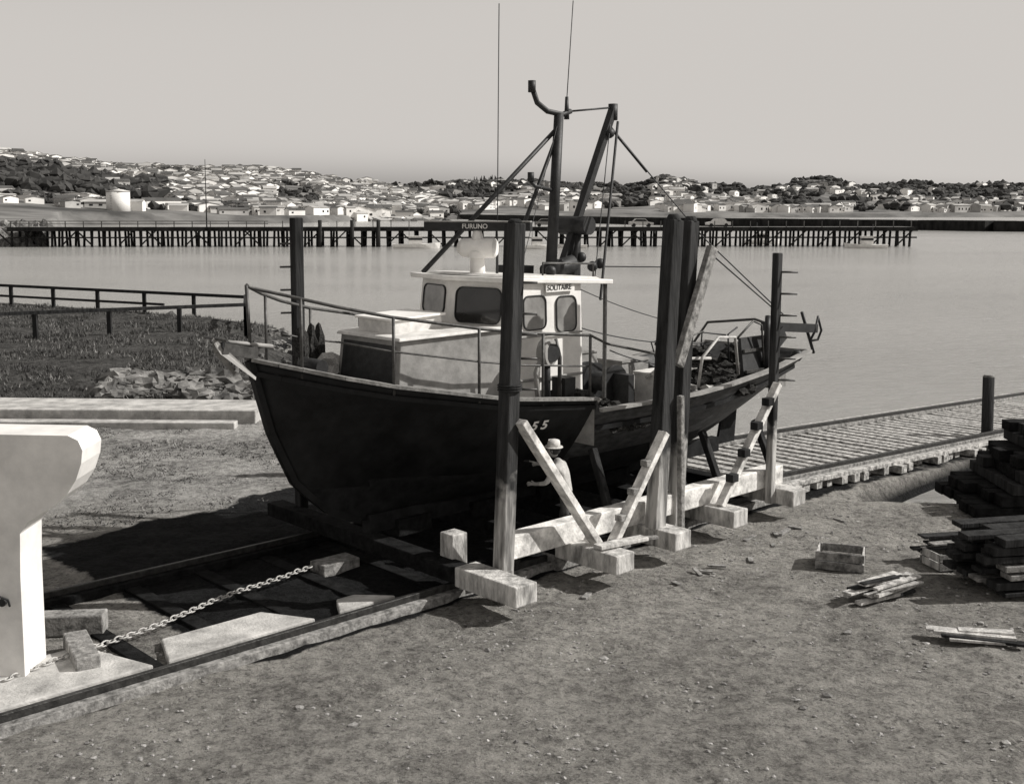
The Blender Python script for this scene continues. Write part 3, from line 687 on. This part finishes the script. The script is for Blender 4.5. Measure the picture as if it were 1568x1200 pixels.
for i in range(6):
    c_=q(9.7+i*.22,.3+.09*i,2.86-.05*i);rr_=.17
    gr_.tube([c_+Vector((math.cos(t)*rr_*U(.7,1.2),math.sin(t)*rr_*U(.7,1.2),.03*math.sin(3*t)+i*.005)) for t in [k*math.pi/6 for k in range(12)]],.022,'rope',5,True)
gr_.tube(hawser(q(9.5,.2,3.1),q(10.6,1.0,2.83),.12,.02,'rope'),.02,'rope',5)
for (s_,m_,h_,r_) in ((10.0,-.95,3.25,.09),(10.25,-1.02,3.35,.07),(10.45,-1.1,3.3,.08)):
    gr_.blob(q(s_,m_,h_),r_*1.4,'net',jit=.3,ico=2,sc=(1,.8,3.0))
gr_.blob(q(10.5,-.9,3.0),.2,'rope',jit=.4,ico=2)
gr_.obj('deck_gear',boat)
an=B()
an.beam(P(8.6,C0-.09,3.42),P(8.05,C0-.09,3.55),.03,.16,'steel',ZV);an.beam(P(8.6,C0+.09,3.42),P(8.05,C0+.09,3.55),.03,.16,'steel',ZV)
an.cyl(P(8.1,C0-.1,3.58),P(8.1,C0+.1,3.58),.07,.07,'dark',12)
an.cyl(P(8.9,C0,3.5),P(7.95,C0,3.66),.03,.03,'greyp',8)
for sd2 in (-1,1):
    an.prism([P(7.95,C0,3.7),P(8.05,C0+sd2*.05,3.5),P(8.45,C0+sd2*.28,3.12)],[P(7.92,C0,3.66),P(8.0,C0+sd2*.09,3.47),P(8.43,C0+sd2*.3,3.08)],'greyp')
an.cyl(P(7.98,C0-.32,3.68),P(7.98,C0+.32,3.68),.022,.022,'steel',8)
an.obj('anchor_and_roller',boat)
# ---------------------------------------------------------------- chain
ch=B();p0=Vector((-6.0,13.2,GZ+.1));p1=Vector((-3.0,17.55,GZ+.16));L_=(p1-p0).length;n=int(L_/.09)
dd=(p1-p0).normalized();sd3=Vector((-dd.y,dd.x,0))
for i in range(n):
    c_=p0.lerp(p1,i/n)+sd3*.05*math.sin(i*.2)+ZV*.02*noise.noise(Vector((i*.4,0,0)))
    a_=sd3*.034 if i%2 else ZV*.034
    ch.tube([c_+dd*.064*math.cos(t)+a_*math.sin(t) for t in [k*math.pi/5 for k in range(10)]],.011,'light_steel',5,True)
ch.obj('haul_chain')
# ---------------------------------------------------------------- fences
def fence(pts,h,step,upto=1.0):
    e=B();pts=[Vector((a,b2,0)) for a,b2 in pts];L_=(pts[1]-pts[0]).length;n=round(L_/step)
    for i in range(n+1):
        p_=pts[0].lerp(pts[1],i/n);e.box((p_.x,p_.y,.25+(h-.5)/2),.17,.17,h+.5,'tdark')
    a,b2=pts
    e.beam(a+ZV*(h+.28),b2+ZV*(h+.28),.2,.14,'tdark')
    if upto>.01:
        c_=a.lerp(b2,upto);e.beam(a+ZV*(h*.5+.2),c_+ZV*(h*.5+.2),.1,.12,'tdark')
    e.obj('rail_fence')
fence([(-36,68),(-12.3,55)],1.0,3.3,upto=.8)
fence([(-24,43.5),(-11.2,50)],1.05,3.1,upto=0)
fence([(-11.2,50),(-12.3,55)],1.05,2.6)
# ---------------------------------------------------------------- rocks, stones, grass
rk=B()
for i in range(560):
    t=R()
    if i<330: x=U(-12.5,-6.2);y=33.6+R()**1.4*2.8-.12*(x+6)
    elif i<480:
        a_,b2=random.choice([((-4.5,33.2),(-7.5,39)),((-7.5,39),(-8.8,49)),((-8.8,49),(-10.5,57)),((3.6,26.9),(-4.5,33.2))]);x=a_[0]+(b2[0]-a_[0])*t+U(-1.2,.8);y=a_[1]+(b2[1]-a_[1])*t+U(-.8,.8)
    else:
        a_,b2=((-10.5,57),(-26,67.5)) if R()<.6 else ((-26,67.5),(-45,75));x=a_[0]+(b2[0]-a_[0])*t;y=a_[1]+(b2[1]-a_[1])*t+U(-.8,.8)
    r_=U(.05,.22) if R()<.8 else U(.2,.36);z=gh(x,y)
    rk.blob((x,y,z+r_*.15),r_,'rock',jit=.6,ico=2,sc=(U(.8,1.5),U(.8,1.2),U(.5,.9)),fr=1.3)
for i in range(420):
    x=U(-130,-80);y=201+U(-6,6)+noise.noise(Vector((x*.1,0,0)))*3;rk.blob((x,y,hz(x,y)+.5),U(.7,1.6),'rock',jit=.4,ico=1)
rk.obj('shore_rocks',recalc=False)
sb=B()
for i in range(8000):
    y=7.5+R()**1.2*18.5;x=U(-7,14)
    s=x*UX+y*UY;n=x*NX+y*NY
    if -20<n<-12 and s>6.8: continue
    kn=noise.noise(Vector((x*.7,y*.7,3)))
    if kn<-.05 : continue
    r_=U(.01,.028) if R()<.98 else U(.03,.055)
    sb.blob((x,y,gh(x,y)+r_*.1),r_,'clod' if R()<.88 else 'stone',jit=.4,ico=1,sc=(1.3,1.1,.7))
sb.obj('loose_stones',recalc=False)
wd_=B()
for i in range(12):
    x,y=tuple(P(U(11,19),U(-11.3,-10.6)))[:2]
    a=U(0,3.14);l=U(.06,.2);z=gh(x,y)+.03;d_=Vector((math.cos(a),math.sin(a),U(-.05,.05)))*l
    wd_.beam(Vector((x,y,z))-d_,Vector((x,y,z))+d_,U(.03,.1),U(.015,.04),'tmid')
wd_.obj('wood_offcuts')
ga=B()
def tuft(x,y,hh,k='grass'):
    z=gh(x,y)
    if z<-.5: return
    for _ in range(5):
        a=U(0,6.28);w_=U(.012,.03);px_,py_=x+U(-.12,.12),y+U(-.12,.12);l=U(.5,1)*hh
        ga.add([(px_-w_*math.cos(a),py_-w_*math.sin(a),z-.02),(px_+w_*math.cos(a),py_+w_*math.sin(a),z-.02),(px_+U(-.1,.1),py_+U(-.1,.1),z+l)],[(0,1,2)],k)
for _ in range(14000):
    y=U(34,64);x=U(-30,-7)
    if sd(x,y)<.8: continue
    if noise.noise(Vector((x*.4,y*.4,17)))<-.15: continue
    tuft(x,y,U(.06,.24),'grass' if R()<.85 else 'drygrass')
for _ in range(5000):
    y=U(20,30);x=U(-14,-3.5);s=x*UX+y*UY;n=x*NX+y*NY
    if n>-19.5 and y<24 : continue
    if noise.noise(Vector((x*.5,y*.5,7)))<0: continue
    tuft(x,y,U(.02,.06),'grass' if R()<.4 else 'drygrass')
ga.obj('grass',recalc=False)
# ---------------------------------------------------------------- foreground left housing
wc=B()
prof=[(-6.9,-.4),(-5.80,-.4),(-5.80,1.1),(-5.78,1.62),(-5.68,1.76),(-5.52,1.86),(-5.34,1.97),(-5.19,2.11),(-5.08,2.28),(-5.01,2.48),(-4.99,2.64),(-5.04,2.76),(-5.16,2.82),(-6.9,2.85)]
wc.prism([(a,13.40,c_) for a,c_ in prof],[(a,14.05,c_) for a,c_ in prof],'white')
wc.cyl((-6.02,13.35,.78),(-6.02,13.40,.78),.05,.05,'dark',12);wc.tube([(-6.10,13.34,.84),(-6.03,13.30,.88),(-5.93,13.32,.83),(-5.92,13.34,.74)],.015,'dark')
wc.obj('winch_housing',bevel=.14,seg=6)
tb=B();tb.beam((-5.6,14.5,GZ+.12),(-5.1,13.6,GZ+.12),.3,.26,'tmid');tb.beam((-7.5,14.9,GZ+.15),(-5.4,15.1,GZ+.15),.3,.28,'tmid');tb.obj('timber_baulk',bevel=.02)
# ---------------------------------------------------------------- foreground right clutter
def crate(x,y,rot,w_=.75,d_=.5,h_=.3):
    e=B();a=Vector((math.cos(rot),math.sin(rot),0));b2=Vector((-math.sin(rot),math.cos(rot),0));o_=Vector((x,y,gh(x,y)))
    t=.025
    for sgn in (-1,1):
        for j in range(2):
            zc=h_*(.27+.5*j)
            e.obox(o_+b2*sgn*d_/2+ZV*zc,a*w_/2,b2*t/2,ZV*h_*.22,'tmid');e.obox(o_+a*sgn*(w_/2-t)+ZV*zc,a*t/2,b2*(d_/2-t),ZV*h_*.22,'tlight')
    for sx_ in (-1,1):
        for sy_ in (-1,1): e.obox(o_+a*sx_*(w_/2-.05)+b2*sy_*(d_/2-.035)+ZV*h_/2,a*.02,b2*.02,ZV*h_/2,'tmid')
    e.obox(o_+ZV*.03,a*(w_/2-.03),b2*(d_/2-.02),ZV*.015,'tdark')
    e.obj('fish_crate',bevel=.004)
crate(5.5,18.0,-.35,.75,.55,.3);crate(7.25,18.0,.25,.7,.5,.28)
def planks(name,cx,cy,n,l,rot,zs,wid=1.0,k='tlight'):
    e=B()
    for i in range(n):
        a=rot+U(-.15,.15);z=gh(cx,cy)+.05+zs*(i/n)
        c_=Vector((cx+U(-.5,.5)*wid,cy+U(-.35,.35)*wid,z));d_=Vector((math.cos(a),math.sin(a),U(-.03,.03)))*l*U(.6,1)/2
        e.beam(c_-d_,c_+d_,U(.08,.2),U(.025,.05),k if R()<.65 else 'tdark')
    e.obj(name,bevel=.005)
planks('plank_pile',5.75,16.5,16,1.2,.6,.30,.6)
planks('plank_pile',6.35,14.7,6,1.1,-.3,.08,.4)
e=B()
for L0 in range(7):
    for j in range(4):
        x0=7.15+U(-.3,.4);e.beam(Vector((x0,16.4+j*.32,GZ+.1+L0*.13)),Vector((9.6+U(-.2,.2),16.8+j*.32,GZ+.1+L0*.13+U(-.02,.06))),.27,U(.06,.12),'tdark' if R()<.85 else 'tmid')
e.obj('timber_stack',bevel=.01)
planks('plank_pile',7.5,18.3,12,1.2,.2,.4,.6,'tmid')
# dark stack of slip timbers beside the ramp
e=B()
for L0 in range(7):
    xs0=8.9+L0*.22
    if L0%3==2:
        for j in range(7):
            xx=xs0+.3+j*.6;e.beam(Vector((xx,20.8+U(-.1,.1),GZ+.12+L0*.215)),Vector((xx+.1,23.0+U(-.1,.1),GZ+.12+L0*.215)),.24,.2,'tdark')
    else:
        for j in range(6):
            x0=xs0+U(-.12,.2);e.beam(Vector((x0,20.95+j*.36,GZ+.12+L0*.215)),Vector((13.6+U(-.3,.3),21.1+j*.36,GZ+.12+L0*.215+U(-.01,.02))),.33,U(.18,.21),'tdark_shade' if R()<.8 else 'tdark')
e.obj('timber_stack',bevel=.012)
mp_=B();mp_.cyl((13.2,30.5,-2),(13.15,30.5,1.0),.16,.15,'tdark',12);mp_.cyl((13.15,30.5,1.0),(13.15,30.5,1.06),.15,.11,'tmid',12);mp_.obj('mooring_post')
# ---------------------------------------------------------------- man
def man(base,face):
    f=Vector(face).normalized();r=Vector((f.y,-f.x,0));base=Vector(base)
    def T(fx,rx,z): return base+f*fx+r*rx+ZV*z
    J=[];E=[];Rr=[]
    def j(p_,rad,par=None):
        J.append(p_);Rr.append(rad);i=len(J)-1
        if par is not None:E.append((par,i))
        return i
    pel=j(T(0,0,.93),(.155,.12));wa=j(T(.03,0,1.08),(.14,.11),pel);chh=j(T(.10,0,1.27),(.17,.125),wa);nk0=j(T(.15,0,1.42),(.085,.08),chh);nk=j(T(.19,0,1.50),(.055,.055),nk0)
    for sd_ in (-1,1):
        st=.06*sd_
        hp=j(T(0,.095*sd_,.87),(.095,.1),pel);kn=j(T(.05+st,.11*sd_,.49),(.066,.07),hp);ankle=j(T(-.02+st,.12*sd_,.10),(.042,.045),kn);j(T(.10+st,.13*sd_,.045),(.045,.04),ankle)
        sh=j(T(.13,.2*sd_,1.38),(.065,.065),chh)
        if sd_==1: el=j(T(.30,.28,1.16),(.044,.044),sh);wr=j(T(.50,.2,1.32),(.03,.03),el)
        else: el=j(T(.26,-.27,1.13),(.044,.044),sh);wr=j(T(.46,-.2,1.08),(.03,.03),el)
        pl=j(J[wr]+f*.07,(.036,.02),wr)
        for k_,ln in enumerate((.055,.068,.064,.05)):
            a=j(J[pl]+f*.035+ZV*(.028-.018*k_),(.010,.010),pl);b3=j(J[a]+f*ln*.5+ZV*-.004,(.009,.009),a);j(J[b3]+f*ln*.35-ZV*.012-r*.012*sd_,(.008,.008),b3)
        a=j(J[wr]+f*.05+ZV*.035,(.012,.012),wr);j(J[a]+f*.03+ZV*.02,(.010,.010),a)
    me=bpy.data.meshes.new('body');me.from_pydata([tuple(p_) for p_ in J],E,[]);o_=bpy.data.objects.new('tmp',me);scene.collection.objects.link(o_)
    md=o_.modifiers.new('k','SKIN');md.use_smooth_shade=True
    for i,rad in enumerate(Rr): me.skin_vertices[0].data[i].radius=rad
    me.skin_vertices[0].data[0].use_root=True
    s2=o_.modifiers.new('s','SUBSURF');s2.levels=2;s2.render_levels=2
    dg=bpy.context.evaluated_depsgraph_get();nm=bpy.data.meshes.new_from_object(o_.evaluated_get(dg))
    bpy.data.objects.remove(o_)
    root=empty('boatyard_worker')
    for k_ in ('shirt','trouser','skin','boot'): nm.materials.append(M[k_])
    for p_ in nm.polygons:
        c_=p_.center-base;fx=c_.dot(f);rx=abs(c_.dot(r));z=c_.z
        i=0
        if z<.13: i=3
        elif z<.96 and fx<.3: i=1
        elif fx>.38 or (z>1.46 and rx<.08): i=2
        p_.material_index=i;p_.use_smooth=True
    bo=bpy.data.objects.new('body',nm);scene.collection.objects.link(bo);bo.parent=root
    hd=B();hc=T(.23,0,1.62)
    vs,fs=ICO[3];out=[]
    for v in vs:
        fx,rx,z=v.x,v.y,v.z
        wdt=.078*(1-.25*max(0,-z));dep=.1*(1-.12*max(0,-z));hh=.125
        extra=0
        if fx>.6: extra+=.02*math.exp(-((rx/.16)**2+((z+.12)/.22)**2));extra-=.008*math.exp(-(((abs(rx)-.35)/.15)**2+((z-.08)/.12)**2));extra+=.006*math.exp(-((rx/.3)**2+((z+.48)/.1)**2))
        out.append(hc+f*(fx*dep+extra)+r*rx*wdt+ZV*z*hh)
    hd.add(out,fs,'skin',True)
    for sd_ in (-1,1): hd.blob(hc+r*.08*sd_-ZV*.005-f*.005,.03,'skin',ico=2,smooth=True,sc=(.5,.5,1))
    hd.blob(hc-f*.025+ZV*.015,.105,'boot',ico=3,smooth=True,sc=(.9,.9,.95))
    hd.cyl(hc+ZV*.05,hc+ZV*.16-f*.01,.112,.095,'hat',20);hd.blob(hc+ZV*.15-f*.01,.095,'hat',ico=2,smooth=True,sc=(1,1,.35));hd.cyl(hc+ZV*.045,hc+ZV*.06,.155,.15,'hat',24)
    hd.obj('head_and_hat',root)
    br=B();h0=T(.58,.2,1.33);br.cyl(h0-f*.05,h0+f*.14+ZV*.03,.014,.012,'tlight',8);br.obox(h0+f*.17+ZV*.035,f*.04,r*.04,ZV*.012,'dark');br.obj('paint_brush',root)
mb=P(13.12,-12.5,0);mb.z=.01
man(mb,-NV*.9-UV*.45)
# ---------------------------------------------------------------- light, sky, camera
EL=math.radians(37);AZ=math.radians(3)
S=Vector((math.cos(EL)*math.cos(AZ),math.cos(EL)*math.sin(AZ),math.sin(EL)))
ld=bpy.data.lights.new('sun','SUN');ld.energy=5.0;ld.angle=math.radians(.5);ld.color=(1,.97,.925)
lo=bpy.data.objects.new('sun',ld);scene.collection.objects.link(lo);lo.rotation_euler=S.to_track_quat('Z','Y').to_euler();lo.location=(30,0,40)
wd=bpy.data.worlds.new("World");scene.world=wd;wd.use_nodes=True;nt=wd.node_tree;N=nt.nodes;L=nt.links
bg=N['Background'];sk=N.new('ShaderNodeTexSky');sk.sky_type='NISHITA';sk.sun_disc=False;sk.sun_elevation=EL;sk.sun_rotation=math.radians(90)-AZ;sk.air_density=1;sk.dust_density=3
# monochrome film with a red filter: the red record of the sky with the film's highlight shoulder, toned warm
bw_=N.new('ShaderNodeSeparateColor');L.new(sk.outputs[0],bw_.inputs[0])
mn=N.new('ShaderNodeMath');mn.operation='MULTIPLY';mn.inputs[1].default_value=1.9;L.new(bw_.outputs[0],mn.inputs[0])
mm=N.new('ShaderNodeMath');mm.operation='SMOOTH_MIN';mm.inputs[1].default_value=4.2;mm.inputs[2].default_value=.8;L.new(mn.outputs[0],mm.inputs[0])
tn=N.new('ShaderNodeMixRGB');tn.blend_type='MULTIPLY';tn.inputs[0].default_value=1;L.new(mm.outputs[0],tn.inputs[1]);tn.inputs[2].default_value=(1.0,.95,.90,1)
L.new(tn.outputs[0],bg.inputs['Color']);bg.inputs['Strength'].default_value=.145
cd=bpy.data.cameras.new('camera');co=bpy.data.objects.new('camera',cd);scene.collection.objects.link(co);scene.camera=co
cd.sensor_width=36;cd.lens=36*1750/1568;cd.clip_end=20000;cd.clip_start=.1
cd.shift_x=(784-767)/1568;cd.shift_y=-(600-511)/1568
co.location=(0,0,CAMH);co.rotation_euler=(math.radians(90)-math.atan(191/1750),0,0)
scene.view_settings.view_transform='Standard';scene.view_settings.look='None';scene.view_settings.exposure=0
